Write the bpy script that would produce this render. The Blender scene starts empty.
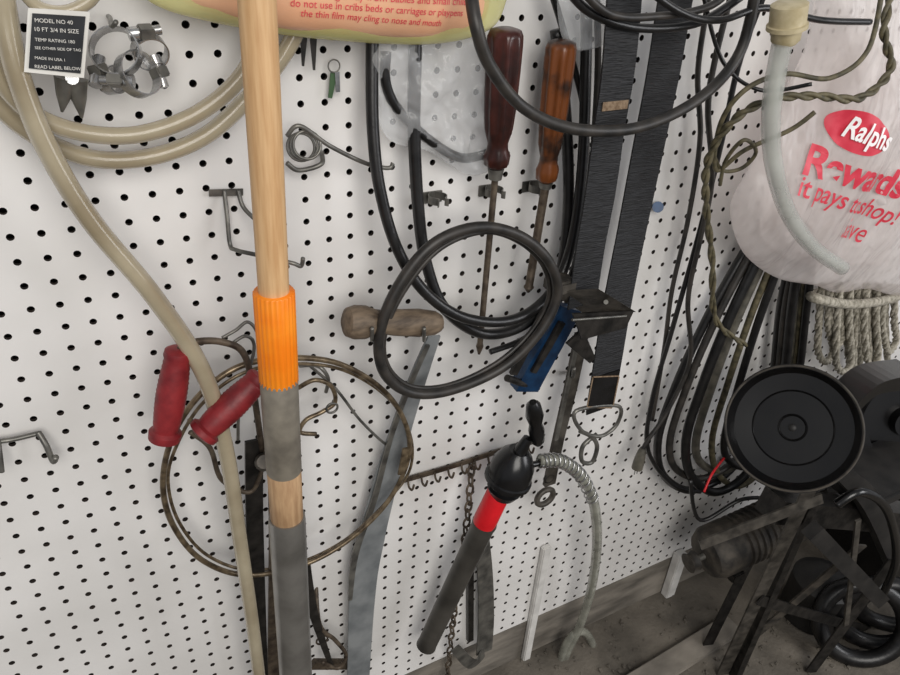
import bpy, bmesh, math, random
from mathutils import Vector, Matrix, noise
from mathutils.bvhtree import BVHTree
random.seed(7)
S=bpy.context.scene
S.view_settings.view_transform='Standard'
# ---------------------------------------------------------------- camera
FPX=724.0
C=Vector((0,-.72,1.37))
yaw=math.radians(30); pit=math.radians(32); rol=math.radians(4)
F=Vector((math.sin(yaw)*math.cos(pit),math.cos(yaw)*math.cos(pit),-math.sin(pit)))
R0=Vector((math.cos(yaw),-math.sin(yaw),0)); U0=R0.cross(F)
R=R0*math.cos(rol)+U0*math.sin(rol); U=U0*math.cos(rol)-R0*math.sin(rol)
cd=bpy.data.cameras.new('camera'); cam=bpy.data.objects.new('camera',cd); S.collection.objects.link(cam)
cd.sensor_width=36; cd.lens=FPX/900*36; cd.clip_start=.02
m=Matrix.Identity(4)
for i in range(3): m[i][0]=R[i]; m[i][1]=U[i]; m[i][2]=-F[i]; m[i][3]=C[i]
cam.matrix_world=m; S.camera=cam
def P(x,y,d=.03):
    "point standing d metres off the wall, measured from the photo"
    r=F*FPX+R*(x-450)-U*(y-337.5)
    return C+r*((-d-C.y)/r.y)
def PZ(x,y,z=0):
    r=F*FPX+R*(x-450)-U*(y-337.5)
    return C+r*((z-C.z)/r.z)
def px(p,w): return w*abs((p-C).dot(F))/FPX     # pixel size -> metres at p
# ---------------------------------------------------------------- materials
def lin(c): return tuple(((v/255)/12.92 if v/255<=.04045 else (((v/255)+.055)/1.055)**2.4) for v in c)+(1,)
def M(name,c1,c2=None,scale=40,rough=.6,metal=0,bump=0,alpha=1,trans=0,bscale=None,spec=.5,stretch=None,lo=.35,hi=.65,transl=0,bdist=.002):
    mt=bpy.data.materials.new(name); mt.use_nodes=True; nt=mt.node_tree; b=nt.nodes['Principled BSDF']
    b.inputs['Roughness'].default_value=rough; b.inputs['Metallic'].default_value=metal
    b.inputs['Alpha'].default_value=alpha; b.inputs['Transmission Weight'].default_value=trans
    b.inputs['Specular IOR Level'].default_value=spec
    tc=nt.nodes.new('ShaderNodeTexCoord'); mp=nt.nodes.new('ShaderNodeMapping'); nt.links.new(tc.outputs['Object'],mp.inputs[0])
    if stretch: mp.inputs['Scale'].default_value=stretch
    n=nt.nodes.new('ShaderNodeTexNoise'); n.inputs['Scale'].default_value=scale; n.inputs['Detail'].default_value=6
    nt.links.new(mp.outputs[0],n.inputs['Vector'])
    r=nt.nodes.new('ShaderNodeValToRGB'); r.color_ramp.elements[0].color=lin(c1); r.color_ramp.elements[1].color=lin(c2 or c1)
    r.color_ramp.elements[0].position=lo; r.color_ramp.elements[1].position=hi
    nt.links.new(n.outputs['Fac'],r.inputs[0]); nt.links.new(r.outputs[0],b.inputs['Base Color'])
    bp=None
    if bump:
        n2=nt.nodes.new('ShaderNodeTexNoise'); n2.inputs['Scale'].default_value=bscale or scale*3; nt.links.new(mp.outputs[0],n2.inputs['Vector'])
        bp=nt.nodes.new('ShaderNodeBump'); bp.inputs['Strength'].default_value=bump; bp.inputs['Distance'].default_value=bdist
        nt.links.new(n2.outputs['Fac'],bp.inputs['Height']); nt.links.new(bp.outputs[0],b.inputs['Normal'])
    if transl:
        b.inputs['Alpha'].default_value=1
        t=nt.nodes.new('ShaderNodeBsdfTranslucent'); nt.links.new(r.outputs[0],t.inputs[0])
        mx=nt.nodes.new('ShaderNodeMixShader'); mx.inputs[0].default_value=transl; nt.links.new(b.outputs[0],mx.inputs[1]); nt.links.new(t.outputs[0],mx.inputs[2])
        tp=nt.nodes.new('ShaderNodeBsdfTransparent'); m2=nt.nodes.new('ShaderNodeMixShader'); m2.inputs[0].default_value=alpha
        nt.links.new(tp.outputs[0],m2.inputs[1]); nt.links.new(mx.outputs[0],m2.inputs[2]); nt.links.new(m2.outputs[0],nt.nodes['Material Output'].inputs[0])
        if bp: nt.links.new(bp.outputs[0],t.inputs['Normal'])
    return mt
m_peg=M('white_painted_hardboard',(216,214,211),(231,229,227),5,.42,bump=.05,bscale=60)
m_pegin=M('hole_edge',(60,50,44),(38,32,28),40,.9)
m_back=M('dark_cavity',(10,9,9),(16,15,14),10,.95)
m_floor=M('dusty_concrete',(76,71,64),(116,109,99),9,.95,bump=.8,bscale=120)
m_sill=M('grey_weathered_sill',(88,83,76),(138,131,121),14,.95,bump=.6,stretch=(.6,1,2))
m_rub=M('black_rubber',(14,14,15),(30,29,29),60,.34,bump=.1)
m_rubg=M('dusty_black_cable',(26,25,24),(54,50,46),50,.46)
m_cabg=M('grey_cable',(64,62,56),(98,94,84),50,.5)
m_hose=M('grey_clear_hose',(136,136,126),(168,168,156),50,.2,alpha=.62)
m_vinyl=M('aged_vinyl_tube',(150,137,112),(184,173,148),12,.18,trans=.15)
m_clear=M('clear_tube',(188,190,184),(210,213,206),20,.06,alpha=.42)
m_film=M('clear_film',(225,228,230),(245,246,248),8,.06,alpha=.26,bump=1,bscale=50)
m_wood=M('pale_wood',(194,152,106),(214,176,130),30,.5,stretch=(8,8,.6))
m_wood2=M('worn_wood',(160,126,92),(192,158,120),30,.6,stretch=(6,6,.8))
m_or=M('orange_tape',(244,128,12),(250,146,28),30,.42)
m_galv=M('galvanised_pipe',(124,122,118),(152,150,146),22,.3,.7,bump=.03)
m_galv2=M('dusty_pipe',(118,112,102),(150,143,130),40,.5,.4,bump=.08)
m_steel=M('dull_steel',(84,83,80),(128,126,120),50,.4,.6)
m_bright=M('zinc_steel',(150,150,150),(196,196,196),60,.26,.85)
m_rust=M('rusty_steel',(56,46,38),(104,92,78),70,.55,.4,bump=.3)
m_bronze=M('bronze_wire',(78,66,52),(140,124,100),90,.34,.6)
m_dark=M('dark_iron',(24,23,22),(54,51,48),60,.42,.4,bump=.2)
m_plate=M('dusty_iron_plate',(54,51,47),(96,91,84),50,.5,.4,bump=.15)
m_pump=M('pump_tube',(60,58,54),(84,81,76),20,.4,.4)
m_blade=M('grey_blade',(106,110,112),(138,141,142),25,.5,.15)
m_red=M('red_grip',(104,18,26),(142,38,42),50,.5,bump=.2)
m_redb=M('bright_red',(200,16,28),(222,30,40),30,.35)
m_blk=M('black_plastic',(10,10,11),(22,22,24),40,.25)
m_web=M('black_webbing',(17,17,19),(35,36,39),90,.65,bump=1,bscale=110,stretch=(.6,.6,6))
m_st=M('stitching',(104,84,64),(140,120,98),300,.9)
m_blue=M('blue_paint',(12,38,66),(20,58,94),50,.35,.2)
m_sdr=M('maroon_handle',(40,19,16),(72,34,28),50,.28)
m_sdo=M('amber_handle',(112,62,28),(46,30,22),22,.32,lo=.44,hi=.54)
m_old=M('dirty_wood',(74,62,50),(120,104,86),40,.65,stretch=(1,3,3),bump=.2)
m_rope=M('cotton_rope',(126,121,108),(184,178,164),150,.95,bump=.6,bscale=400)
m_olive=M('olive_cord',(62,58,42),(106,98,74),90,.6)
m_brass=M('cream_cap',(170,156,120),(196,184,152),60,.5)
m_bag=M('white_poly_bag',(238,230,227),(252,246,244),14,.2,alpha=.5,bump=1,bscale=16,stretch=(2.4,1,.9),transl=.45,bdist=.012)
m_bagt=M('bag_print',(204,44,66),(218,66,84),60,.45)
m_bagw=M('bag_print_white',(245,240,240),(250,246,246),60,.5)
m_pkg=M('peach_package',(224,166,128),(236,188,152),10,.3,alpha=.93)
m_pkgy=M('yellow_film',(204,200,128),(218,214,152),10,.2,alpha=.6)
m_tag=M('tag_black',(22,24,28),(44,46,50),30,.35)
m_tagw=M('tag_white',(214,212,206),(226,224,218),30,.5)
m_pan=M('black_enamel',(7,7,8),(16,15,15),18,.26,spec=.6)
m_pan2=M('dusty_enamel',(14,13,13),(38,36,34),26,.55)
m_motor=M('dusty_motor',(32,29,26),(76,70,62),40,.7,bump=.3)
m_green=M('green_plastic',(52,80,50),(70,98,64),30,.5)
m_pw=M('white_paint_worn',(196,194,190),(222,220,216),30,.6)
# ---------------------------------------------------------------- mesh helpers
def mesh(name,vs,fs,mat,par=None,smooth=True):
    me=bpy.data.meshes.new(name); me.from_pydata([tuple(v) for v in vs],[],fs); me.update()
    for mm in (mat if isinstance(mat,(list,tuple)) else [mat]): me.materials.append(mm)
    if smooth:
        for p in me.polygons: p.use_smooth=True
    o=bpy.data.objects.new(name,me); S.collection.objects.link(o)
    if par: o.parent=par
    return o
def G(name,at=None):
    e=bpy.data.objects.new(name,None); e.empty_display_size=.02; S.collection.objects.link(e); return e
def cat(pts,n=8,closed=False):
    N=len(pts)
    if N<3 and not closed: 
        return [pts[0].lerp(pts[1],i/n) for i in range(n+1)]
    out=[]
    for i in range(N if closed else N-1):
        if closed: a,b,c,d=pts[(i-1)%N],pts[i],pts[(i+1)%N],pts[(i+2)%N]
        else: a=pts[max(i-1,0)];b=pts[i];c=pts[i+1];d=pts[min(i+2,N-1)]
        for k in range(n):
            t=k/n; out.append(.5*((2*b)+(c-a)*t+(2*a-5*b+4*c-d)*t*t+(3*b-a-3*c+d)*t**3))
    if not closed: out.append(pts[-1].copy())
    return out
def sweep(name,pts,r,mat,par=None,sides=10,closed=False,rect=None,nrm=None,smooth=True):
    N=len(pts); vs=[];fs=[]
    T=[]
    for i in range(N):
        a=pts[(i-1)%N] if (closed or i>0) else pts[i]; b=pts[(i+1)%N] if (closed or i<N-1) else pts[i]
        t=(b-a); T.append(t.normalized() if t.length>1e-9 else Vector((0,0,1)))
    n=Vector((0,-1,0)) if abs(T[0].y)<.9 else Vector((0,0,1))
    if nrm: n=Vector(nrm)
    for i in range(N):
        if i and not rect:
            n=T[i-1].rotation_difference(T[i])@n
        if rect: n=Vector(nrm) if nrm else Vector((0,-1,0))
        n=(n-T[i]*n.dot(T[i])).normalized(); s=T[i].cross(n)
        if rect:
            w,t=(rect[i] if isinstance(rect,list) else rect)
            for a,b in ((-1,-1),(1,-1),(1,1),(-1,1)): vs.append(pts[i]+s*(a*w/2)+n*(b*t/2))
        else:
            rr=r[i] if isinstance(r,(list,tuple)) else r
            for k in range(sides):
                an=2*math.pi*k/sides; vs.append(pts[i]+(s*math.cos(an)+n*math.sin(an))*rr)
    q=4 if rect else sides
    for i in range(N if closed else N-1):
        j=(i+1)%N
        for k in range(q):
            k2=(k+1)%q; fs.append((i*q+k,i*q+k2,j*q+k2,j*q+k))
    if not closed: fs.append(tuple(range(q))[::-1]); fs.append(tuple((N-1)*q+k for k in range(q)))
    return mesh(name,vs,fs,mat,par,smooth and not rect)
def tube(name,pp,w,mat,par=None,d=.04,closed=False,n=8,sides=10):
    P3=[P(p[0],p[1],p[2] if len(p)>2 else d) for p in pp]
    return sweep(name,cat(P3,n,closed),px(P3[len(P3)//2],w)/2,mat,par,sides,closed)
def twist(name,pp,w,mat,par=None,d=.04,n=14,strands=2,turn=.5):
    "cord made of twisted strands"
    P3=[P(p[0],p[1],p[2] if len(p)>2 else d) for p in pp]; c=cat(P3,n); r=px(P3[len(P3)//2],w)/4
    for s_ in range(strands):
        hp=[]
        for i,p in enumerate(c):
            t=(c[min(i+1,len(c)-1)]-c[max(i-1,0)]).normalized(); nn=(Vector((0,-1,0))-t*t.dot(Vector((0,-1,0)))).normalized(); q=t.cross(nn); an=i*turn+s_*2*math.pi/strands
            hp.append(p+(nn*math.cos(an)+q*math.sin(an))*r)
        sweep('%s_strand_%d'%(name,s_),hp,r*1.15,mat,par,6)
def strip(name,pp,w,t,mat,par=None,d=.04,n=6,nrm=None):
    P3=[P(p[0],p[1],p[2] if len(p)>2 else d) for p in pp]
    if isinstance(w,(list,tuple)):
        c=cat(P3,n); ws=[]
        for i,q in enumerate(c):
            f=i/(len(c)-1)*(len(w)-1); k=min(int(f),len(w)-2); ws.append((px(q,w[k]+(w[k+1]-w[k])*(f-k)),t))
        return sweep(name,c,0,mat,par,rect=ws,nrm=nrm)
    return sweep(name,cat(P3,n),0,mat,par,rect=(px(P3[len(P3)//2],w),t),nrm=nrm)
def lathe(name,A,B,prof,mat,par=None,seg=28,smooth=True):
    ax=(B-A); L=ax.length; ax=ax.normalized(); s=ax.orthogonal().normalized(); q=ax.cross(s); vs=[];fs=[]
    for t,r in prof:
        for k in range(seg):
            an=2*math.pi*k/seg; vs.append(A+ax*(t*L)+(s*math.cos(an)+q*math.sin(an))*max(r,1e-5))
    for i in range(len(prof)-1):
        for k in range(seg):
            k2=(k+1)%seg; fs.append((i*seg+k,i*seg+k2,(i+1)*seg+k2,(i+1)*seg+k))
    fs.append(tuple(range(seg))[::-1]); fs.append(tuple((len(prof)-1)*seg+k for k in range(seg)))
    o=mesh(name,vs,fs,mat,par,smooth)
    if smooth:
        md=o.modifiers.new('es','EDGE_SPLIT'); md.split_angle=math.radians(40)
    return o
def flute(name,A,B,prof,mat,par,seg=48,nf=12,dep=.06):
    "turned handle with lengthwise flutes"
    ax=(B-A); L=ax.length; ax=ax.normalized(); s=ax.orthogonal().normalized(); q=ax.cross(s); vs=[];fs=[]
    for t,r,f in prof:
        for k in range(seg):
            an=2*math.pi*k/seg; rr=r*(1-f*dep*(.5+.5*math.cos(an*nf))); vs.append(A+ax*(t*L)+(s*math.cos(an)+q*math.sin(an))*rr)
    for i in range(len(prof)-1):
        for k in range(seg):
            k2=(k+1)%seg; fs.append((i*seg+k,i*seg+k2,(i+1)*seg+k2,(i+1)*seg+k))
    fs.append(tuple(range(seg))[::-1]); fs.append(tuple((len(prof)-1)*seg+k for k in range(seg)))
    return mesh(name,vs,fs,mat,par)
def box(name,c,sx,sy,sz,mat,par=None,rot=None,bev=0):
    bm=bmesh.new(); bmesh.ops.create_cube(bm,size=1)
    for v in bm.verts: v.co=Vector((v.co.x*sx,v.co.y*sy,v.co.z*sz))
    if bev: bmesh.ops.bevel(bm,geom=bm.edges[:],offset=bev,segments=2,affect='EDGES')
    mt=Matrix.Translation(c)@(rot.to_matrix().to_4x4() if rot else Matrix.Identity(4)); bm.transform(mt)
    me=bpy.data.meshes.new(name); bm.to_mesh(me); bm.free(); me.materials.append(mat)
    o=bpy.data.objects.new(name,me); S.collection.objects.link(o)
    if par:o.parent=par
    return o
def ring(name,c,r,w,mat,par=None,nrm=(0,-1,0),sx=1,sz=1,n=28,rot=0,rect=None):
    nn=Vector(nrm).normalized(); a=nn.orthogonal().normalized() if abs(nn.y)<.99 else Vector((1,0,0)); b=nn.cross(a)
    if rot: a,b=a*math.cos(rot)+b*math.sin(rot),b*math.cos(rot)-a*math.sin(rot)
    pts=[c+a*(r*sx*math.cos(2*math.pi*k/n))+b*(r*sz*math.sin(2*math.pi*k/n)) for k in range(n)]
    if rect:
        N=len(pts);vs=[];fs=[]
        for k,p in enumerate(pts):
            o=(p-c).normalized()
            for u,v in ((-1,-1),(1,-1),(1,1),(-1,1)): vs.append(p+o*(u*rect[1]/2)+nn*(v*rect[0]/2))
        for i in range(N):
            j=(i+1)%N
            for k in range(4): fs.append((i*4+k,i*4+(k+1)%4,j*4+(k+1)%4,j*4+k))
        return mesh(name,vs,fs,mat,par,False)
    return sweep(name,pts,w/2,mat,par,8,True)
def chain(name,pp,L,mat,d=.03,w=.0016):
    g=G(name); P3=cat([P(p[0],p[1],p[2] if len(p)>2 else d) for p in pp],20)
    acc=0;cs=[(P3[0],(P3[1]-P3[0]).normalized())]
    for i in range(1,len(P3)):
        acc+=(P3[i]-P3[i-1]).length
        if acc>=L*.72: cs.append((P3[i],(P3[i]-P3[i-1]).normalized())); acc=0
    for k,(c,t) in enumerate(cs):
        side=Vector((0,-1,0)).cross(t).normalized() if k%2 else Vector((0,-1,0))
        pts=[c+t*(L/2*math.cos(a))+side*(L*.3*math.sin(a)) for a in [2*math.pi*j/14 for j in range(14)]]
        sweep('link_%d'%k,pts,w,mat,g,6,True)
    return g
class Puff:
    def __init__(s,out,d,bulge,amp=.006,fr=18,seed=0,an=.9,fine=1):
        s.o=[P(x,y,d) for x,y in out]; s.o=cat(s.o,8,True); s.d=d; s.b=bulge; s.amp=amp; s.fr=fr; s.seed=seed; s.an=an; s.fine=fine
        s.c=sum(s.o,Vector())/len(s.o)
    def f(s,p,k):
        e=math.sqrt(max(0,1-k*k))
        w=noise.noise(Vector((p.x*s.fr,s.seed,p.z*s.fr*s.an)))+s.fine*(.6*abs(noise.noise(Vector((p.x*s.fr*2.7,s.seed+3,p.z*s.fr*s.an*1.2))))+.3*noise.noise(Vector((p.x*s.fr*5,s.seed+5,p.z*s.fr*3))))
        return s.b*e+s.amp*w*min(1,e*2)
    def build(s,name,mat,par=None,back=True,rings=26):
        N=len(s.o);vs=[];fs=[]
        for sg in ((-1,1) if back else (-1,)):
            base=len(vs)
            for r in range(rings+1):
                k=math.sin(r/rings*math.pi/2)
                for i in range(N):
                    p=s.c+(s.o[i]-s.c)*k; off=s.f(p,k)
                    vs.append(p+Vector((0,sg*off*(1 if sg<0 else .35),0)))
            for r in range(rings):
                for i in range(N):
                    j=(i+1)%N; fs.append((base+r*N+i,base+r*N+j,base+(r+1)*N+j,base+(r+1)*N+i))
        s.bvh=BVHTree.FromPolygons(vs,fs)
        return mesh(name,vs,fs,mat,par)
    def y(s,p):
        h=s.bvh.ray_cast(Vector((p.x,-2,p.z)),Vector((0,1,0)))
        return h[0].y if h[0] else -s.d
    def at(s,x,y):
        r=(F*FPX+R*(x-450)-U*(y-337.5)).normalized(); h=s.bvh.ray_cast(C,r)
        return h[0] if h[0] else P(x,y,s.d)
def text(name,body,A,B,mat,par,surf=None,lift=.001,bold=.0,vs=1.0):
    cu=bpy.data.curves.new(name,'FONT'); cu.body=body; cu.size=1; cu.offset=bold
    o=bpy.data.objects.new(name,cu); S.collection.objects.link(o)
    dg=bpy.context.evaluated_depsgraph_get(); me=bpy.data.meshes.new_from_object(o.evaluated_get(dg)); bpy.data.objects.remove(o)
    bm=bmesh.new(); bm.from_mesh(me); bmesh.ops.triangulate(bm,faces=bm.faces[:])
    if surf:
        for _ in range(3):
            bmesh.ops.subdivide_edges(bm,edges=[e for e in bm.edges if e.calc_length()>.14],cuts=1); bmesh.ops.triangulate(bm,faces=bm.faces[:])
    xs=[v.co.x for v in bm.verts]; x0,x1=min(xs),max(xs); D=B-A; D.y=0; k=D.length/(x1-x0); X=D.normalized(); Z=Vector((-X.z,0,X.x))
    for v in bm.verts:
        p=A+X*((v.co.x-x0)*k)+Z*(v.co.y*k*vs)
        if surf: p.y=surf.y(p)-lift
        v.co=p
    bm.to_mesh(me); bm.free(); me.materials.clear(); me.materials.append(mat)
    o=bpy.data.objects.new(name,me); S.collection.objects.link(o); o.parent=par
    return o
# ================================================================ room shell
ZB=.12; X0,NX=-.50,104; NZ=58; sp=.0254; hr=.0036
vs=[];fs=[];mi=[]
for ix in range(NX):
    for iz in range(NZ):
        cx=X0+(ix+.5)*sp; cz=ZB+(iz+.5)*sp; h=sp/2; b=len(vs)
        for k in range(12):
            a=math.pi/6*k; vs.append((cx+hr*math.cos(a),0,cz+hr*math.sin(a)))
        for k in range(12):
            a=math.pi/6*k; vs.append((cx+hr*math.cos(a),.005,cz+hr*math.sin(a)))
        for (u,v) in ((1,0),(1,1),(0,1),(-1,1),(-1,0),(-1,-1),(0,-1),(1,-1)): vs.append((cx+u*h,0,cz+v*h))
        for q in range(4):
            f=[b+24+2*q,b+24+2*q+1,b+24+(2*q+2)%8,b+(3*q+3)%12,b+3*q+2,b+3*q+1,b+3*q]
            fs.append(f[::-1]); mi.append(0)
        for k in range(12):
            fs.append([b+k,b+(k+1)%12,b+12+(k+1)%12,b+12+k]); mi.append(1)
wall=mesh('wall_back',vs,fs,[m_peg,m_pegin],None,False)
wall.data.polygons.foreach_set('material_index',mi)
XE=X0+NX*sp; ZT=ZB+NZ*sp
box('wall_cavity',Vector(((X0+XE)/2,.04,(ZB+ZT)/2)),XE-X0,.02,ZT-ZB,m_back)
box('baseboard_back',Vector(((X0+XE)/2,.025,.06)),XE-X0,.05,.116,m_sill)
box('floor',Vector((.9,-1.2,-.02)),5,3.4,.04,m_floor)
g=G('white_post'); a=P(536,600,.006)
box('upright',Vector((a.x,-.007,.17)),.018,.012,.34,m_pw,g,bev=.002)
g=G('white_post'); a=P(672,590,.02)
box('upright',Vector((a.x,-.012,.07)),.026,.02,.14,m_pw,g,bev=.002)
# ================================================================ pole in pipe
g=G('long_handled_pole')
A=P(249,-140,.15);B=P(296,676,.14)
def on(y):
    lo,hi=0,1.2
    for _ in range(40):
        mid=(lo+hi)/2; p=A.lerp(B,mid); r=p-C; yy=337.5-FPX*r.dot(U)/r.dot(F)
        if yy<y: lo=mid
        else: hi=mid
    return A.lerp(B,lo)
D=(B-A).normalized(); foot=A+D*((A.z-.0)/-D.z)
def seg(n,y0,y1,w0,w1,mt):
    a=on(y0) if y0 is not None else A; b=on(y1) if y1 is not None else foot
    ra=px(a,w0)/2; rb=ra*w1/w0
    lathe(n,a,b,[(0,ra*.97),(.01,ra),(.99,rb),(1,rb*.97)],mt,g,32)
a0=on(0); r0=px(a0,39)/2
a1=on(292); lathe('wood_handle',A,a1,[(0,r0),(1,r0*.98)],m_wood,g,32)
a=on(291);b=on(381);ra=px(a,42)/2
flute('orange_sleeve',a,b,[(0,ra*.94,0),(.01,ra,1),(.99,ra,1),(1,ra*.94,0)],m_or,g,96,24,.07)
seg('upper_pipe',378,470,38,38,m_galv2); seg('exposed_wood',468,522,34,34,m_wood2); seg('lower_pipe',516,None,37,40,m_galv)
# ================================================================ vinyl tubes
g=G('vinyl_hose')
tube('run_down',[(-5,-60,.06),(4,10,.06),(18,75,.065),(48,150,.07),(92,222,.075),(155,298,.08),(203,372,.08),(226,450,.08),(240,540,.075),(252,620,.07),(262,700,.06)],19,m_vinyl,g,n=10,sides=16)
g2=G('vinyl_hose')
tube('loop_a',[(-25,-20,.05),(-10,60,.05),(28,110,.05),(80,132,.05),(140,134,.05),(200,112,.05),(244,72,.05),(262,20,.05),(268,-30,.05)],17,m_vinyl,g2,n=10,sides=16)
tube('loop_b',[(-40,30,.03),(-15,88,.03),(30,132,.03),(90,158,.03),(150,157,.03),(205,136,.03),(248,98,.03),(280,60,.03),(300,20,.03),(305,-30,.03)],17,m_vinyl,g2,n=10,sides=16)
tube('small_loop',[(22,-10),(40,8),(65,12),(88,2),(100,-15)],13,m_vinyl,g2,d=.06)
# ================================================================ tag
g=G('hang_tag')
o=[P(28,8,.075),P(90,12,.075),P(84,78,.075),P(24,72,.075)]
def quad(n,o,mt,par,t=.0012):
    vs=o+[v+Vector((0,t,0)) for v in o]
    return mesh(n,vs,[(0,1,2,3),(7,6,5,4),(0,4,5,1),(1,5,6,2),(2,6,7,3),(3,7,4,0)],mt,par,False)
quad('card',o,m_tagw,g)
cc=sum(o,Vector())/4
quad('face',[cc+(v-cc)*.86+Vector((0,-.0012,0)) for v in o],m_tag,g)
for i,(y,s,w_) in enumerate(((20,'MODEL NO 40',38),(29,'10 FT 3/4 IN SIZE',44),(39,'TEMP RATING 180',40),(47,'SEE OTHER SIDE OF TAG',46),(57,'MADE IN USA 1',30),(66,'READ LABEL BELOW',46))):
    text('line_%d'%i,s,P(35,y+2,.078),P(35+w_,y+4.5,.078),m_tagw,g)
# ================================================================ hose clamps (top left)
def clamp(c,r,nrm,rot=0,w=.011):
    g=G('hose_clamp')
    ring('band',c,r,0,m_bright,g,nrm,rect=(w,.0012),n=30)
    nn=Vector(nrm).normalized(); a=nn.orthogonal().normalized();b=nn.cross(a); dr=a*math.cos(rot)+b*math.sin(rot); tn=nn.cross(dr)
    p=c+dr*(r+.004)
    lathe('screw',p-tn*.012,p+tn*.014,[(0,.004),(.7,.004),(.72,.0055),(1,.0055)],m_bright,g,12)
    box('housing',p,.012,.012,.009,m_steel,g,rot=nn.to_track_quat('Y','Z'),bev=.001)
    return g
clamp(P(116,52,.045),.019,(-.3,-.8,.5),.6)
clamp(P(138,74,.05),.018,(.5,-.7,.4),2.4)
clamp(P(150,52,.035),.014,(.1,-.9,-.3),4)
clamp(P(112,80,.035),.011,(.6,-.6,.2),5)
g=G('peg_hook'); tube('wire',[(108,16,-.004),(110,18,.02),(112,26,.06),(116,22,.075)],5,m_steel,g)
g=G('needle_pliers')
lathe('jaw',P(66,78,.05),P(62,112,.05),[(0,.009),(.5,.006),(1,.001)],m_steel,g,10)
lathe('jaw_b',P(76,80,.05),P(82,118,.05),[(0,.009),(.5,.006),(1,.001)],m_steel,g,10)
lathe('pivot',P(72,78,.058),P(72,78,.04),[(0,.005),(1,.005)],m_bright,g,12)
# ================================================================ package at top
g=G('plastic_package')
pf=Puff([(140,-40),(150,2),(230,26),(330,40),(430,44),(488,30),(506,0),(512,-40),(330,-60)],.045,.025,.003,14,2)
pf.build('film',m_pkgy,g)
pf2=Puff([(180,-45),(178,-2),(250,24),(340,35),(426,38),(478,25),(490,-5),(492,-40),(340,-50)],.05,.026,.002,14,5)
pf2.build('sleeve',m_pkg,g)
for i,(x0,y0,x1,y1,s) in enumerate(((282,-6,476,4,'keep this bag away from babies and small children'),(290,5,462,15,'do not use in cribs beds or carriages or playpens'),(300,15,440,25,'the thin film may cling to nose and mouth'))):
    text('print_%d'%i,s,pf2.at(x0,y0+1),pf2.at(x1,y1+1),m_bagt,g,surf=pf2)
g=G('scissors')
for a_,b_ in (((304,25),(303,66)),((313,25),(314,70))):
    strip('blade',[(a_[0],a_[1],.02),(b_[0],b_[1],.02)],[9,2],.002,m_dark,g)
lathe('pivot',P(309,34,.024),P(309,34,.014),[(0,.004),(1,.004)],m_steel,g,12)
g=G('key_ring')
ring('split_ring',P(334,66,.012),.006,.0015,m_steel,g)
strip('key',[(334,72,.01),(330,98,.01)],[7,4],.0015,m_green,g)
strip('key_b',[(337,72,.012),(338,92,.012)],[5,4],.0015,m_bright,g)
# ================================================================ spring clip
g=G('spring_clip')
for k in range(3):
    ring('coil_%d'%k,P(301+k*3,147-k,.022+k*.006),.0135,.003,m_steel,g,(-.2,-.9,.3))
tube('prong',[(287,136,.03),(300,126,.034),(330,146,.036),(365,163,.034),(388,168,.034),(393,163,.034)],4.5,m_steel,g)
tube('tail',[(287,163,.02),(297,170,.02),(312,168,.02),(322,163,.02),(322,155,.01),(322,152,-.004)],5,m_steel,g)
# ================================================================ peg hooks
g=G('tool_hook_bracket')
strip('plate',[(209,193,.004),(243,192,.004)],7,.0015,m_steel,g)
tube('arm',[(224,190,.004),(227,215,.012),(230,244,.02),(236,250,.03),(262,256,.05),(292,263,.065),(301,266,.066),(303,258,.068)],4.5,m_steel,g)
tube('arm_b',[(238,190,.004),(244,208,.012),(262,226,.03),(266,236,.04)],4.5,m_steel,g)
g=G('tool_hook_bracket')
tube('bar',[(-12,442,.01),(10,440,.012),(40,433,.012)],5,m_steel,g)
tube('hook',[(38,432,.012),(46,445,.02),(53,461,.024),(56,457,.028)],6,m_steel,g)
tube('hook_b',[(-2,440,.012),(0,455,.02),(2,472,.024)],5,m_steel,g)
# ================================================================ hoops
pts=[(285,358),(340,364),(385,392),(407,428),(407,463),(386,504),(346,542),(300,566),(245,575),(202,560),(174,527),(163,487),(171,441),(196,399),(236,368)]
g=G('wire_hoop')
tube('band',pts,5,m_bronze,g,d=.05,closed=True)
pts2=[(x+ (3 if x>285 else 5),y+(6 if y<470 else -5)) for x,y in pts]
tube('band_inner',pts2,3,m_bronze,g,d=.042,closed=True)
strip('joint',[(406,448,.054),(401,474,.054)],7,.003,m_bronze,g)
tube('wall_peg',[(285,352,-.004),(285,354,.03),(286,360,.058),(287,352,.062)],4,m_steel,g)
# ================================================================ shears with red grips
g=G('hedge_shears')
def grip(n,a,b,w):
    A_=P(*a);B_=P(*b); r=px(A_,w)/2
    prof=[(0,r*.55),(.03,r*.85),(.08,r*.9),(.12,r*.8)]
    for i in range(14):
        t=.15+i*.05; e=r*(.86+.14*math.sin((t-.15)/.7*math.pi)); prof+= [(t,e),(t+.025,e*.965)]
    prof+=[(.87,r*.82),(.9,r*1.08),(.97,r*1.05),(1,r*.7)]
    lathe(n,A_,B_,prof,m_red,g,24)
grip('grip_a',(179,348,.075),(164,441,.08),31)
grip('grip_b',(262,376,.085),(200,436,.095),30)
tube('arm_a',[(179,350,.075),(195,342,.075),(222,342,.07),(244,354,.065),(254,395,.06),(262,450,.055)],7,m_rust,g)
tube('arm_b',[(258,380,.085),(276,388,.08),(278,420,.065),(266,455,.06)],8,m_rust,g)
tube('arm_wire',[(190,432,.06),(210,448,.06),(222,480,.06),(250,492,.055),(262,470,.055)],5,m_rust,g)
tube('spring_wire',[(222,338,.06),(236,330,.06),(248,322,.06),(258,335,.06),(262,365,.06)],3.5,m_steel,g)
tube('spring_wire_b',[(230,345,.06),(246,336,.06),(254,350,.06),(240,400,.06),(238,440,.06)],3.5,m_steel,g)
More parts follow.
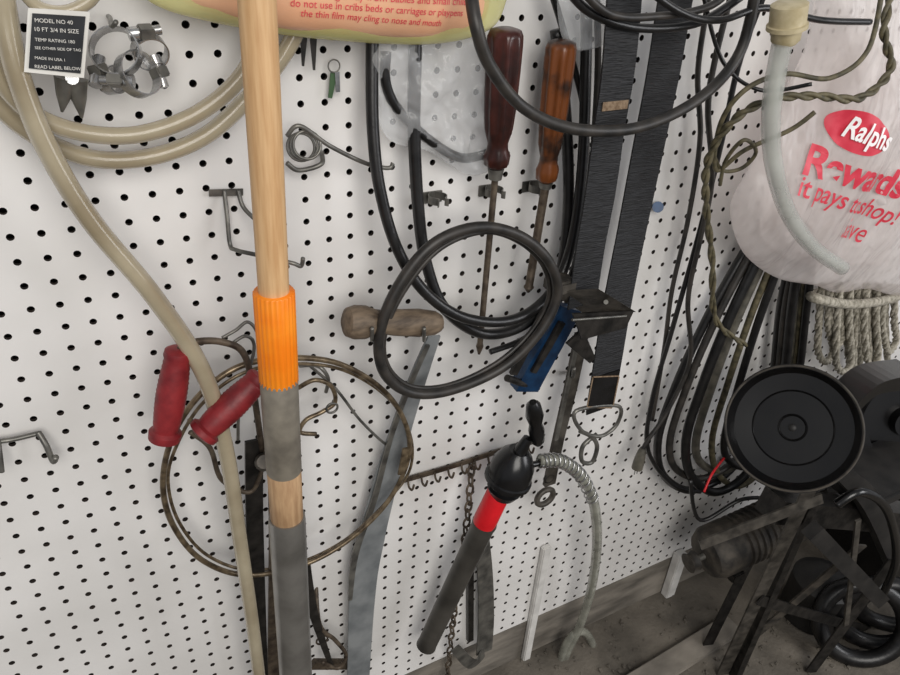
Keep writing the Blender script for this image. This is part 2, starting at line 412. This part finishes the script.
lathe('pivot',P(264,462,.075),P(264,462,.045),[(0,.008),(.2,.011),(.8,.011),(1,.009)],m_plate,g,16)
strip('blade_a',[(254,440,.055),(255,540,.05),(262,690,.04)],[18,17,12],.004,m_dark,g)
strip('blade_b',[(276,440,.05),(276,540,.045),(274,690,.035)],[18,14,14],.004,m_rust,g)
strip('blade_c',[(304,562,.04),(314,615,.035),(332,668,.03)],[12,9,4],.004,m_dark,g)
g=G('s_hook')
tube('wire',[(298,388,.05),(315,380,.055),(331,386,.055),(335,402,.05),(322,412,.05),(306,420,.05),(300,432,.05),(316,434,.05)],4.6,m_bronze,g)
ring('eye',P(332,408,.052),.007,.003,m_steel,g)
g=G('s_hook')
tube('wire',[(300,366,-.002),(318,366,.04),(328,378,.045),(326,392,.04)],4,m_steel,g)
g=G('bent_wire')
tube('wire',[(305,362,-.002),(335,388,.03),(360,420,.03),(384,443,.03),(402,455,-.002)],3,m_steel,g)
g=G('hinge_hook')
tube('wire',[(316,585,-.004),(320,625,.03),(335,640,.035),(346,655,.035),(338,668,.035),(322,662,.035)],4,m_rust,g)
ring('eye',P(322,640,.03),.009,.003,m_rust,g)
strip('strap_plate',[(312,664,.005),(362,664,.005)],9,.01,m_rust,g)
# ================================================================ T handled scraper
g=G('wood_handled_drawknife')
A_=P(344,322,.075);B_=P(441,323,.075); r=px(A_,33)/2
lathe('handle',A_,B_,[(0,r*.5),(.03,r*.9),(.1,r*1.06),(.2,r*1.05),(.3,r*.82),(.38,r*.74),(.5,r*.85),(.75,r*.92),(.92,r*.8),(.98,r*.6),(1,r*.3)],m_old,g,28)
lathe('ferrule',A_.lerp(B_,.28),A_.lerp(B_,.36),[(0,r*.84),(1,r*.8)],m_rust,g,24)
strip('blade',[(434,336,.06),(420,372,.045),(402,425,.03),(386,480,.025),(370,545,.025),(362,600,.025),(358,690,.025)],[14,20,24,28,30,28,22],.003,m_blade,g)
strip('back_edge',[(428,345,.063),(408,390,.05),(390,440,.035),(374,500,.03),(355,555,.03),(350,600,.03)],[4,5,5,6,7,4],.003,m_steel,g)
for q in((372,338),(424,338)): tube('wall_peg',[(q[0],q[1]-4,-.004),(q[0],q[1],.04),(q[0],q[1]+2,.085),(q[0],q[1]-10,.098)],4,m_steel,g)
# ================================================================ black cords
g=G('coiled_cable')
tube('ring',[(478,227,.09),(432,245,.09),(396,290,.09),(379,338,.09),(385,374,.09),(412,393,.09),(452,390,.092),(502,368,.095),(538,334,.1),(557,296,.1),(549,262,.1),(520,236,.095)],10,m_rubg,g,closed=True,n=10)
tube('inner_turn',[(482,232,.082),(438,250,.082),(402,294,.082),(384,338,.082),(390,370,.082),(414,387,.082),(452,384,.085),(498,362,.09),(532,330,.09),(549,296,.09),(543,265,.09),(518,241,.085)],5,m_rubg,g,closed=True,n=10)
g=G('black_hose_loop')
tube('loop',[(374,-20,.02),(372,60,.03),(373,130,.04),(380,190,.05),(397,248,.06),(425,292,.07),(465,318,.08),(512,320,.08),(548,296,.07),(570,250,.06),(582,170,.05),(586,60,.04),(586,-20,.03)],11,m_rub,g,n=10)
g=G('black_hose_loop')
tube('loop',[(416,-20,.02),(415,60,.03),(414,130,.035),(418,205,.04),(426,262,.05),(446,310,.06),(485,334,.06),(528,322,.06),(558,280,.05),(568,210,.04),(566,120,.03),(556,30,.02)],11,m_rub,g,n=10)
g=G('thick_cable')
tube('arc',[(470,-15,.1),(476,25,.12),(490,66,.12),(524,108,.12),(575,129,.13),(640,127,.13),(700,98,.13),(740,52,.12),(758,-20,.12)],12,m_rubg,g,n=10)
tube('arc_b',[(560,-20,.1),(590,12,.1),(640,28,.1),(700,22,.1),(750,-10,.1)],9,m_rub,g,n=10)
tube('arc_c',[(572,-20,.11),(610,14,.11),(660,16,.11),(710,6,.11),(740,-20,.11)],8,m_rubg,g,n=10)
tube('arc_d',[(622,-30,.12),(680,12,.12),(720,20,.12),(765,8,.12),(820,20,.12),(870,22,.12)],7,m_rub,g,n=10)
g=G('black_cord')
tube('run',[(548,-20,.03),(566,40,.03),(584,110,.03),(586,180,.035),(578,250,.04),(560,300,.045),(528,336,.05),(490,352,.05)],6,m_rub,g,n=10)
tube('run_b',[(596,-20,.02),(598,60,.02),(594,140,.02),(588,220,.025),(574,282,.03),(556,330,.035)],6,m_rubg,g,n=10)
g=G('black_cord')
tube('run',[(712,-20,.03),(698,70,.03),(700,140,.03),(688,220,.03),(672,290,.03),(664,350,.03),(652,420,.03)],5,m_rubg,g,n=10)
# ================================================================ screwdrivers
def driver(hm,a,b,tip,w,fer):
    g=G('screwdriver'); A_=P(*a);B_=P(*b);T_=P(*tip); r=px(A_,w)/2
    flute('handle',A_,B_,[(0,r*.5,0),(.015,r*.85,0),(.05,r*.98,.5),(.12,r,1),(.3,r*.98,1),(.55,r*.92,1),(.7,r*.82,1),(.76,r*.7,.2),(.8,r*.6,0),(.85,r*.62,0),(.9,r*.8,.5),(.97,r*.75,.5),(1,r*.4,0)],hm,g,48,8,.2)
    lathe('ferrule',B_,B_.lerp(T_,.05),[(0,r*.5),(1,r*.4)],m_steel,g,16)
    lathe('shaft',B_,T_,[(0,px(B_,fer)/2),(.93,px(B_,fer)/2),(.95,px(B_,fer)/2*1.3),(1,px(B_,fer)*.2)],m_rust,g,12)
driver(m_sdr,(506,28,.06),(496,168,.055),(479,354,.05),38,7)
driver(m_sdo,(562,40,.05),(546,182,.045),(528,292,.04),33,9)
for (x,y) in ((432,197),(488,190),(531,186)):
    g=G('spring_tool_clip')
    c=P(x,y,.002)
    box('base',c,.026,.003,.014,m_steel,g,bev=.0006)
    for sgn in(-1,1):
        q=[c+Vector((sgn*.003,-.001,.003)),c+Vector((sgn*.010,-.010,.003)),c+Vector((sgn*.010,-.018,.003)),c+Vector((sgn*.004,-.025,.003)),c+Vector((sgn*.007,-.029,.003))]
        sweep('jaw',cat(q,5),0,m_steel,g,rect=(.001,.009),nrm=(0,0,1))
# ================================================================ clear bag with hose
g=G('clear_plastic_bag')
Puff([(372,46),(440,40),(508,44),(505,110),(498,160),(470,175),(430,152),(390,140),(372,100)],.028,.012,.016,34,9).build('film',m_film,g)
tube('hose_inside',[(386,52,.03),(386,84,.03),(400,112,.03),(432,142,.032),(462,158,.03),(492,152,.03)],10,m_rub,g)
g=G('clear_plastic_bag')
Puff([(562,-20),(606,-20),(610,20),(600,44),(575,50),(560,30)],.05,.014,.01,40,4).build('film',m_film,g)
# ================================================================ straps
g=G('webbing_strap')
strip('strap',[(626,-30,.095),(622,30,.095),(617,80,.095),(609,130,.095),(600,195,.095),(590,250,.095),(582,305,.09)],[44,43,41,39,38,36,35],.0025,m_web,g,n=10)
strip('stitch_patch',[(616,101,.0972),(614.5,110,.0972)],32,.001,m_st,g)
g=G('webbing_strap')
strip('strap',[(680,-30,.06),(672,20,.06),(662,80,.06),(648,150,.06),(633,225,.065),(618,300,.075),(608,360,.08),(600,408,.08)],[46,45,43,41,38,37,36,34],.0025,m_web,g,n=10)
strip('end_patch',[(606,374,.083),(600,410,.083)],34,.002,m_blk,g)
for xx in(-13,13): strip('stitch',[(606+xx,377,.0845),(600+xx,407,.0845)],1.4,.0006,m_st,g)
for (x0,y0,x1,y1) in((593,377,619,376),(588,407,612,408)): strip('stitch',[(x0,y0,.0845),(x1,y1,.0845)],1.4,.0006,m_st,g)
g=G('snap_hook')
tube('d_ring',[(576,411,.082),(618,406,.082),(617,424,.08),(601,436,.08),(582,431,.08)],4,m_steel,g,closed=True)
tube('hook',[(580,431,.075),(592,437,.078),(597,447,.078),(592,462,.075),(582,461,.075),(583,446,.075),(597,434,.075)],4.5,m_steel,g)
g=G('cam_buckle')
quad('top_plate',[P(550,293,.08),P(600,290,.125),P(636,312,.125),P(588,316,.08)],m_plate,g,.004)
quad('front_plate',[P(573,314,.122),P(634,311,.122),P(626,328,.122),P(582,340,.122)],m_dark,g,.003)
box('lug',P(560,284,.08),.034,.03,.018,m_plate,g,bev=.003)
lathe('pin',P(572,320,.125),P(626,316,.125),[(0,.0018),(1,.0018)],m_steel,g,10)
lathe('stud',P(606,302,.132),P(606,302,.11),[(0,.003),(1,.003)],m_steel,g,10)
strip('side_plate',[(574,336,.1),(592,360,.1)],[22,8],.004,m_dark,g)
# ================================================================ blue tool
g=G('blue_clamp')
strip('body',[(568,306,.06),(552,336,.06),(536,364,.058),(524,388,.055)],[28,29,30,28],.018,m_blue,g)
strip('edge',[(552,300,.074),(532,336,.072),(513,374,.068)],[10,10,8],.006,m_dark,g)
strip('slot',[(562,322,.073),(547,348,.071),(533,372,.069)],[7,8,6],.006,m_dark,g)
lathe('roller',P(507,378,.068),P(536,388,.055),[(0,.005),(1,.005)],m_dark,g,14)
g=G('box_end_wrench')
strip('shank',[(582,332,.05),(570,390,.048),(558,440,.046),(549,484,.045)],[15,14,12,13],.007,m_plate,g)
strip('rib',[(578,340,.055),(556,440,.051)],4,.003,m_steel,g)
ring('ring_end',P(545,497,.045),.016,.010,m_plate,g)
ring('collar',P(549,478,.046),.008,.006,m_dark,g)
tube('wall_peg',[(572,372,-.004),(572,374,.04),(573,376,.06),(574,368,.066)],4,m_steel,g)
# ================================================================ comb rack
g=G('hook_rack')
strip('rail',[(402,481,.006),(450,467,.006),(500,451,.006),(540,440,.006)],5,.003,m_rust,g)
for i in range(10):
    t=i/9; x=408+t*120; y=480-t*37
    tube('hook_%d'%i,[(x,y,.007),(x+1,y+7,.015),(x+4,y+10,.022),(x+6,y+5,.024)],2.4,m_rust,g,n=4,sides=6)
chain('chain',[(471,463,.006),(471,475,.02),(467,520,.036),(459,580,.03),(452,630,.026),(446,690,.02)],.019,m_rust,w=.002)
# ================================================================ hand pump
g=G('hand_pump')
a=P(486,520,.07);b=P(425,648,.05); r=px(a,24)/2
lathe('barrel',a,b,[(0,r),(.02,r*1.08),(.05,r),(.95,r*.9),(.98,r*.95),(1,r*.6)],m_pump,g,24)
a=P(503,484,.08);b=P(484,523,.072); r=px(a,24)/2
lathe('red_collar',a,b,[(0,r*.9),(.05,r),(.9,r*1.05),(1,r)],m_redb,g,24)
a=P(519,450,.085);b=P(502,494,.08); r=px(a,46)/2
lathe('head',a,b,[(0,r*.45),(.1,r*.7),(.3,r*.95),(.5,r*1.0),(.58,r*1.0),(.6,r*1.08),(.66,r*1.08),(.68,r*.75),(.84,r*.7),(.86,r*.8),(1,r*.62)],m_blk,g,28)
a=P(528,438,.09);b=P(515,460,.086); r=px(a,14)/2
lathe('neck',a,b,[(0,r*.7),(.5,r),(1,r*1.1)],m_blk,g,18)
a=P(533,402,.1);b=P(538,444,.09); r=px(a,19)/2
lathe('lever',a,b,[(0,r*.4),(.08,r*.8),(.3,r),(.5,r*.7),(.65,r*.9),(.9,r*.8),(1,r*.4)],m_blk,g,20)
lathe('nozzle',P(525,466,.085),P(546,462,.085),[(0,.005),(1,.0045)],m_blk,g,14)
g=G('flat_steel_bracket')
strip('bar',[(481,532,.02),(485,575,.02),(486,620,.022),(484,652,.03)],[16,17,18,18],.003,m_steel,g)
strip('foot',[(484,652,.03),(472,664,.045),(455,648,.055)],[14,12,10],.003,m_steel,g)
strip('bar_back',[(470,560,.006),(470,640,.006)],6,.008,m_dark,g)
# ================================================================ clear air hose with coil
g=G('clear_air_hose')
path=[(540,461,.085),(560,461,.085),(580,475,.08),(593,500,.075),(597,540,.07),(592,585,.06),(580,625,.05),(564,660,.04),(556,700,.03)]
tube('hose',path,10,m_hose,g,n=12)
tube('core',path,4,m_cabg,g,n=12)
cp=cat([P(*p) for p in path[:4]],26); hp=[]
for i,p in enumerate(cp):
    t=(cp[min(i+1,len(cp)-1)]-cp[max(i-1,0)]).normalized(); n=(Vector((0,-1,0))-t*t.dot(Vector((0,-1,0)))).normalized(); s=t.cross(n)
    an=i/len(cp)*2*math.pi*15; hp.append(p+(n*math.cos(an)+s*math.sin(an))*.0105)
sweep('coil',cat(hp,3),.0014,m_bright,g,6)
tube('return_loop',[(553,700,.03),(562,655,.04),(574,634,.045),(587,634,.045),(594,655,.04),(592,700,.03)],8,m_hose,g)
# ================================================================ clear tube with cap
g=G('siphon_tube')
tp=[(783,40,.17),(775,80,.17),(771,120,.17),(774,165,.168),(788,212,.166),(812,246,.164),(842,268,.162)]
tube('tube',tp,18,m_clear,g,n=10,sides=20)
tube('bore',tp,11,m_clear,g,n=10,sides=16)
a=P(790,2,.17);b=P(785,44,.17); r=px(a,36)/2
lathe('cap',a,b,[(0,r*.8),(.05,r),(.5,r),(.52,r*1.12),(.62,r*1.12),(.64,r*.85),(.9,r*.8),(1,r*.6)],m_brass,g,24)
# ================================================================ shopping bag
g=G('plastic_shopping_bag')
bg=Puff([(826,-40),(815,10),(806,45),(786,88),(768,120),(752,162),(731,205),(737,240),(752,262),(780,279),(812,284),(835,292),(862,287),(905,293),(950,250),(950,150),(935,70),(915,10),(900,-40)],.075,.055,.022,12,1,.5,.3)
bg.build('bag_body',m_bag,g,rings=50)
# crumpled inner layer showing through the film
bf=Puff([(816,50),(790,110),(768,170),(762,236),(800,262),(850,266),(890,250),(905,160),(885,80),(860,30)],.07,.02,.045,26,6,.4,1)
bf.build('inner_fold',m_bag,g,back=False,rings=36)
c0=bg.at(860,133); vs=[]
ea=(bg.at(890,142)-bg.at(832,126)); ea.y=0; eb=(bg.at(866,112)-bg.at(856,154)); eb.y=0
for r_ in range(9):
    for k in range(40):
        an=2*math.pi*k/40; q=c0+ea*(.5*r_/8*math.cos(an))+eb*(.5*r_/8*math.sin(an))
        q.y=bg.y(q)-.002; vs.append(q)
fs=[(r_*40+k,r_*40+(k+1)%40,(r_+1)*40+(k+1)%40,(r_+1)*40+k) for r_ in range(8) for k in range(40)]
mesh('logo_oval',vs,fs,m_bagt,g)
text('logo_text',"Ralphs",bg.at(838,134),bg.at(883,150),m_bagw,g,surf=bg,lift=.005,bold=.02,vs=1.15)
text('print_a','Rewards',bg.at(800,172),bg.at(897,198),m_bagt,g,surf=bg,lift=.004,bold=.03,vs=.85)
text('print_b','it pays to shop!',bg.at(795,194),bg.at(890,224),m_bagt,g,surf=bg,lift=.004,bold=.01,vs=.95)
text('print_c','Save',bg.at(838,236),bg.at(858,242),m_bagt,g,surf=bg,lift=.004,vs=1.1)
# ================================================================ right cords
g=G('braided_cord')
twist('run',[(895,-20,.15),(884,30,.17),(890,70,.175),(860,98,.18),(815,96,.17),(770,100,.15),(732,122,.13),(708,160,.11),(706,205,.1),(712,260,.09),(716,320,.07),(745,345,.06)],9,m_olive,g,n=16)
tube('run_b',[(884,-20,.16),(868,50,.175),(830,78,.165),(785,74,.15),(745,90,.14),(720,125,.12),(716,170,.1),(745,150,.12),(790,130,.15),(815,112,.165)],5,m_olive,g,n=10)
tube('run_c',[(720,185,.1),(726,160,.11),(744,140,.13),(756,152,.12),(742,168,.11),(722,170,.1),(712,150,.1)],4,m_olive,g)
tube('run_d',[(700,-20,.09),(722,60,.1),(760,90,.12),(812,84,.16)],4,m_rub,g)
g=G('electrical_cord')
tube('run',[(735,-20,.06),(715,60,.06),(708,110,.06),(712,180,.05),(700,240,.05),(688,300,.05),(690,360,.05),(668,410,.05),(648,440,.05),(641,452,.05)],5,m_rubg,g,n=10)
a=P(643,448,.05);b=P(637,468,.05); r=px(a,11)/2
lathe('plug',a,b,[(0,r*.5),(.2,r*.8),(.6,r),(1,r*1.05)],m_cabg,g,14)
for s_ in(-.003,.003): 
    q=b+Vector((s_,0,0)); lathe('prong',q,q+Vector((0,0,-.014)),[(0,.001),(1,.001)],m_bright,g,6)
g=G('extension_cord')
for k in range(6):
    w=[8,7,9,8,6,7][k]; mt=[m_rub,m_rubg,m_rub,m_cabg,m_olive,m_rub][k]
    dx=[0,12,28,38,54,66][k]; bo=[0,-12,2,-20,-4,-24][k]; dd=.03+.011*(k%3)
    tube('loop_%d'%k,[(770+k*4,215,dd),(742+dx*.6,256,dd),(706+dx*.8,320,dd),(676+dx*.95,385,dd),(658+dx*1.0,440,dd),(664+dx*1.0,476+bo*.6,dd),(694+dx*.85,490+bo,dd),(734+dx*.6,466+bo,dd),(768+dx*.4,400,dd),(780+dx*.4,310,dd),(792+k*4,240,dd)],w,mt,g,closed=True,n=8)
g=G('electrical_cord')
tube('run',[(770,-20,.05),(740,60,.04),(722,140,.04),(700,230,.04),(672,330,.04),(652,400,.04),(648,450,.045),(672,484,.05),(700,492,.06)],5,m_rub,g,n=10)
g=G('blue_golf_tee')
lathe('head',P(656,208,-.004),P(658,207,.012),[(0,.003),(.6,.004),(.9,.008),(1,.008)],m_blue,g,16)
# ================================================================ rope hank
g=G('rope_hank')
for k in range(8):
    x=822+k*9; lo=[362,348,372,370,380,368,378,352][k]; dd=.05+.012*(k%3)
    base=[P(x,284,dd),P(x-3,320,dd+.004),P(x-4+4*(k%2),lo-10,dd),P(x+4,lo,dd),P(x+11,lo-12,dd-.006),P(x+9,320,dd-.004),P(x+10,286,dd-.004)]
    c=cat(base,12); 
    for s_ in range(3):
        hp=[]
        for i,p in enumerate(c):
            t=(c[min(i+1,len(c)-1)]-c[max(i-1,0)]).normalized(); n=(Vector((0,-1,0))-t*t.dot(Vector((0,-1,0)))).normalized(); q=t.cross(n); an=i*.6+s_*2.094
            hp.append(p+(n*math.cos(an)+q*math.sin(an))*.0036)
        sweep('strand_%d_%d'%(k,s_),hp,.0038,m_rope,g,6)
tube('wrap',[(815,298,.09),(845,304,.092),(875,302,.09),(898,296,.07),(895,288,.03),(850,288,.02),(815,294,.03)],9,m_rope,g,closed=True)
# ================================================================ machinery lower right
g=G('black_round_pan')
c=P(792,428,.2); n=((C-c).normalized()*.8+Vector((-.25,-.1,.1))).normalized(); Rp=px(c,64)
lathe('dish',c-n*.028,c+n*.004,[(0,0),(0,Rp*.88),(.4,Rp*.97),(.85,Rp*1.0),(1,Rp*1.0),(1,Rp*.95),(.8,Rp*.92),(.45,Rp*.86),(.36,Rp*.6),(.42,Rp*.585),(.36,Rp*.57),(.36,Rp*.22),(.42,Rp*.2),(.36,Rp*.18),(.36,0)],m_pan,g,64)
ring('rim',c+n*.004,Rp*.975,.004,m_motor,g,n,n=64)
lathe('hub',c-n*.02,c-n*.012,[(0,.006),(.8,.006),(1,.004)],m_pan2,g,14)
lathe('axle',c-n*.1,c-n*.02,[(0,.012),(1,.012)],m_dark,g,14)
g=G('metal_stand')
def bar(n_,a,b,w,mt=m_dark,t=None,nr=None):
    r=px(a,w); return sweep(n_,[a,b],0,mt,g,rect=(r,t or .004),nrm=nr or (-.3,-.9,.2))
def F0(x,y): return PZ(x,y,0)
bar('leg_a',P(808,492,.25),F0(722,674),16,m_plate); bar('leg_a_flange',P(815,492,.24),F0(734,678),8,m_dark,.02)
bar('leg_b',P(893,560,.3),F0(810,672),13,m_dark)
bar('leg_c',P(770,520,.12),F0(705,650),11,m_dark)
bar('brace_a',P(738,650,.2),P(862,545,.3),9,m_motor)
bar('brace_b',P(700,545,.2),P(822,498,.26),12,m_plate)
bar('brace_c',P(760,600,.24),P(900,640,.3),12,m_dark)
bar('deck',P(770,505,.2),P(930,520,.28),26,m_dark,.05)
bar('upright',P(790,500,.15),c-n*.09,20,m_dark,.02)
bar('brace_d',P(858,520,.3),P(846,625,.32),6,m_plate)
box('block',P(915,520,.2)+Vector((.07,.06,-.12)),.28,.16,.46,m_pan,g,bev=.01)
box('flange',P(905,470,.26)+Vector((.05,.05,-.06)),.26,.12,.03,m_pan2,g,bev=.006)
bar('jaw',P(812,530,.3),P(880,600,.33),18,m_pan2,.02)
for k,(cx_,cy_,dd_,n2) in enumerate(((902,420,.16,(-.45,-.8,.3)),(872,480,.12,(-.3,-.8,.5)))):
    c2=P(cx_,cy_,dd_); n2=Vector(n2).normalized()
    lathe('flywheel_%d'%k,c2-n2*.025,c2+n2*.025,[(0,0),(0,.09),(.1,.1),(.9,.1),(1,.095),(1,.08),(.6,.075),(.6,.03),(1,.028),(1,0)],m_pan,g,48)
strip('guard',[(846,398,.2),(868,380,.2),(905,374,.2)],[14,16,18],.05,m_pan,g)
strip('arm',[(838,470,.26),(868,500,.27),(898,560,.28)],[16,22,26],.02,m_pan2,g)
tube('handle',[(836,505,.3),(862,492,.31),(888,512,.32),(896,560,.32),(880,600,.32)],9,m_pan,g)
g=G('electric_motor')
a=P(704,556,.12);b=P(800,512,.14); r=px(a,27)
pr=[(0,r*.5),(.02,r*.85),(.08,r),(.25,r)]
for i in range(9): t=.28+i*.06; pr+=[(t,r),(t+.01,r*.92),(t+.035,r*.92),(t+.045,r)]
lathe('housing',a,b,pr+[(.9,r),(1,r*.7)],m_motor,g,28)
d_=(b-a).normalized()
lathe('shaft',a-d_*.03,a+d_*.01,[(0,.006),(1,.006)],m_steel,g,14)
lathe('pulley',a-d_*.04,a-d_*.018,[(0,.012),(.1,.02),(.4,.016),(.6,.016),(.9,.02),(1,.012)],m_motor,g,24)
for k in(0.25,.75):
    q=a.lerp(b,k); box('foot',Vector((q.x,q.y,q.z-r*.95)),.03,.09,.02,m_dark,g,bev=.002)
g=G('rubber_tire')
for k in range(3):
    c2=PZ(862+k*14,622+k*8,.09); ring('tread_%d'%k,c2+Vector((k*.05,.02*k,0)),.085,.036,m_rub,g,(-.6,-.7,.4-.3*k),n=40)
g=G('oil_can')
c2=PZ(790,650,.0)
lathe('can',c2+Vector((.12,.05,.0)),c2+Vector((.12,.05,.14)),[(0,.06),(.02,.065),(.8,.065),(.9,.05),(1,.02)],m_pan2,g,24)
g=G('loose_wire')
tube('red_wire',[(724,458,.08),(712,474,.09),(704,492,.1)],2.4,m_redb,g)
tube('black_wire',[(690,480,.08),(700,520,.1),(740,500,.12),(770,498,.14)],4,m_rub,g)
g=G('scrap_wood')
box('board_a',PZ(640,668,.015)+Vector((.02,-.02,-.008)),.5,.05,.014,m_sill,g,rot=Matrix.Rotation(.06,3,'Z').to_quaternion(),bev=.002)
# rubble on the floor
vs=[];fs=[]
for i in range(300):
    q=PZ(random.uniform(470,860),random.uniform(595,675),0); s_=random.uniform(.001,.004)
    if q.y>-.008: continue
    b0=len(vs)
    for u in(-1,1):
        for v in(-1,1):
            for w_ in(0,1): vs.append(q+Vector((u*s_*random.uniform(.5,1.3),v*s_*random.uniform(.5,1.3),w_*s_*random.uniform(.6,1.4))))
    for f in((0,1,3,2),(4,6,7,5),(0,4,5,1),(2,3,7,6),(0,2,6,4),(1,5,7,3)): fs.append(tuple(b0+t for t in f))
mesh('floor_debris',vs,fs,m_floor,None,False)
# ================================================================ light
w=bpy.data.worlds.new('world'); S.world=w; w.use_nodes=True
w.node_tree.nodes['Background'].inputs[0].default_value=(.93,.95,1,1); w.node_tree.nodes['Background'].inputs[1].default_value=.29
def area(n,loc,tgt,size,e,col):
    l=bpy.data.lights.new(n,'AREA'); l.size=size; l.energy=e; l.color=col; o=bpy.data.objects.new(n,l); S.collection.objects.link(o)
    o.location=loc; o.rotation_euler=(Vector(tgt)-Vector(loc)).to_track_quat('-Z','Y').to_euler()
area('daylight_opening',(-.1,-2.6,2.3),(.5,0,.6),1.8,64,(1,.965,.915))
area('daylight_side',(2.6,-2.0,1.6),(.8,0,.6),1.2,26,(.98,.98,1))
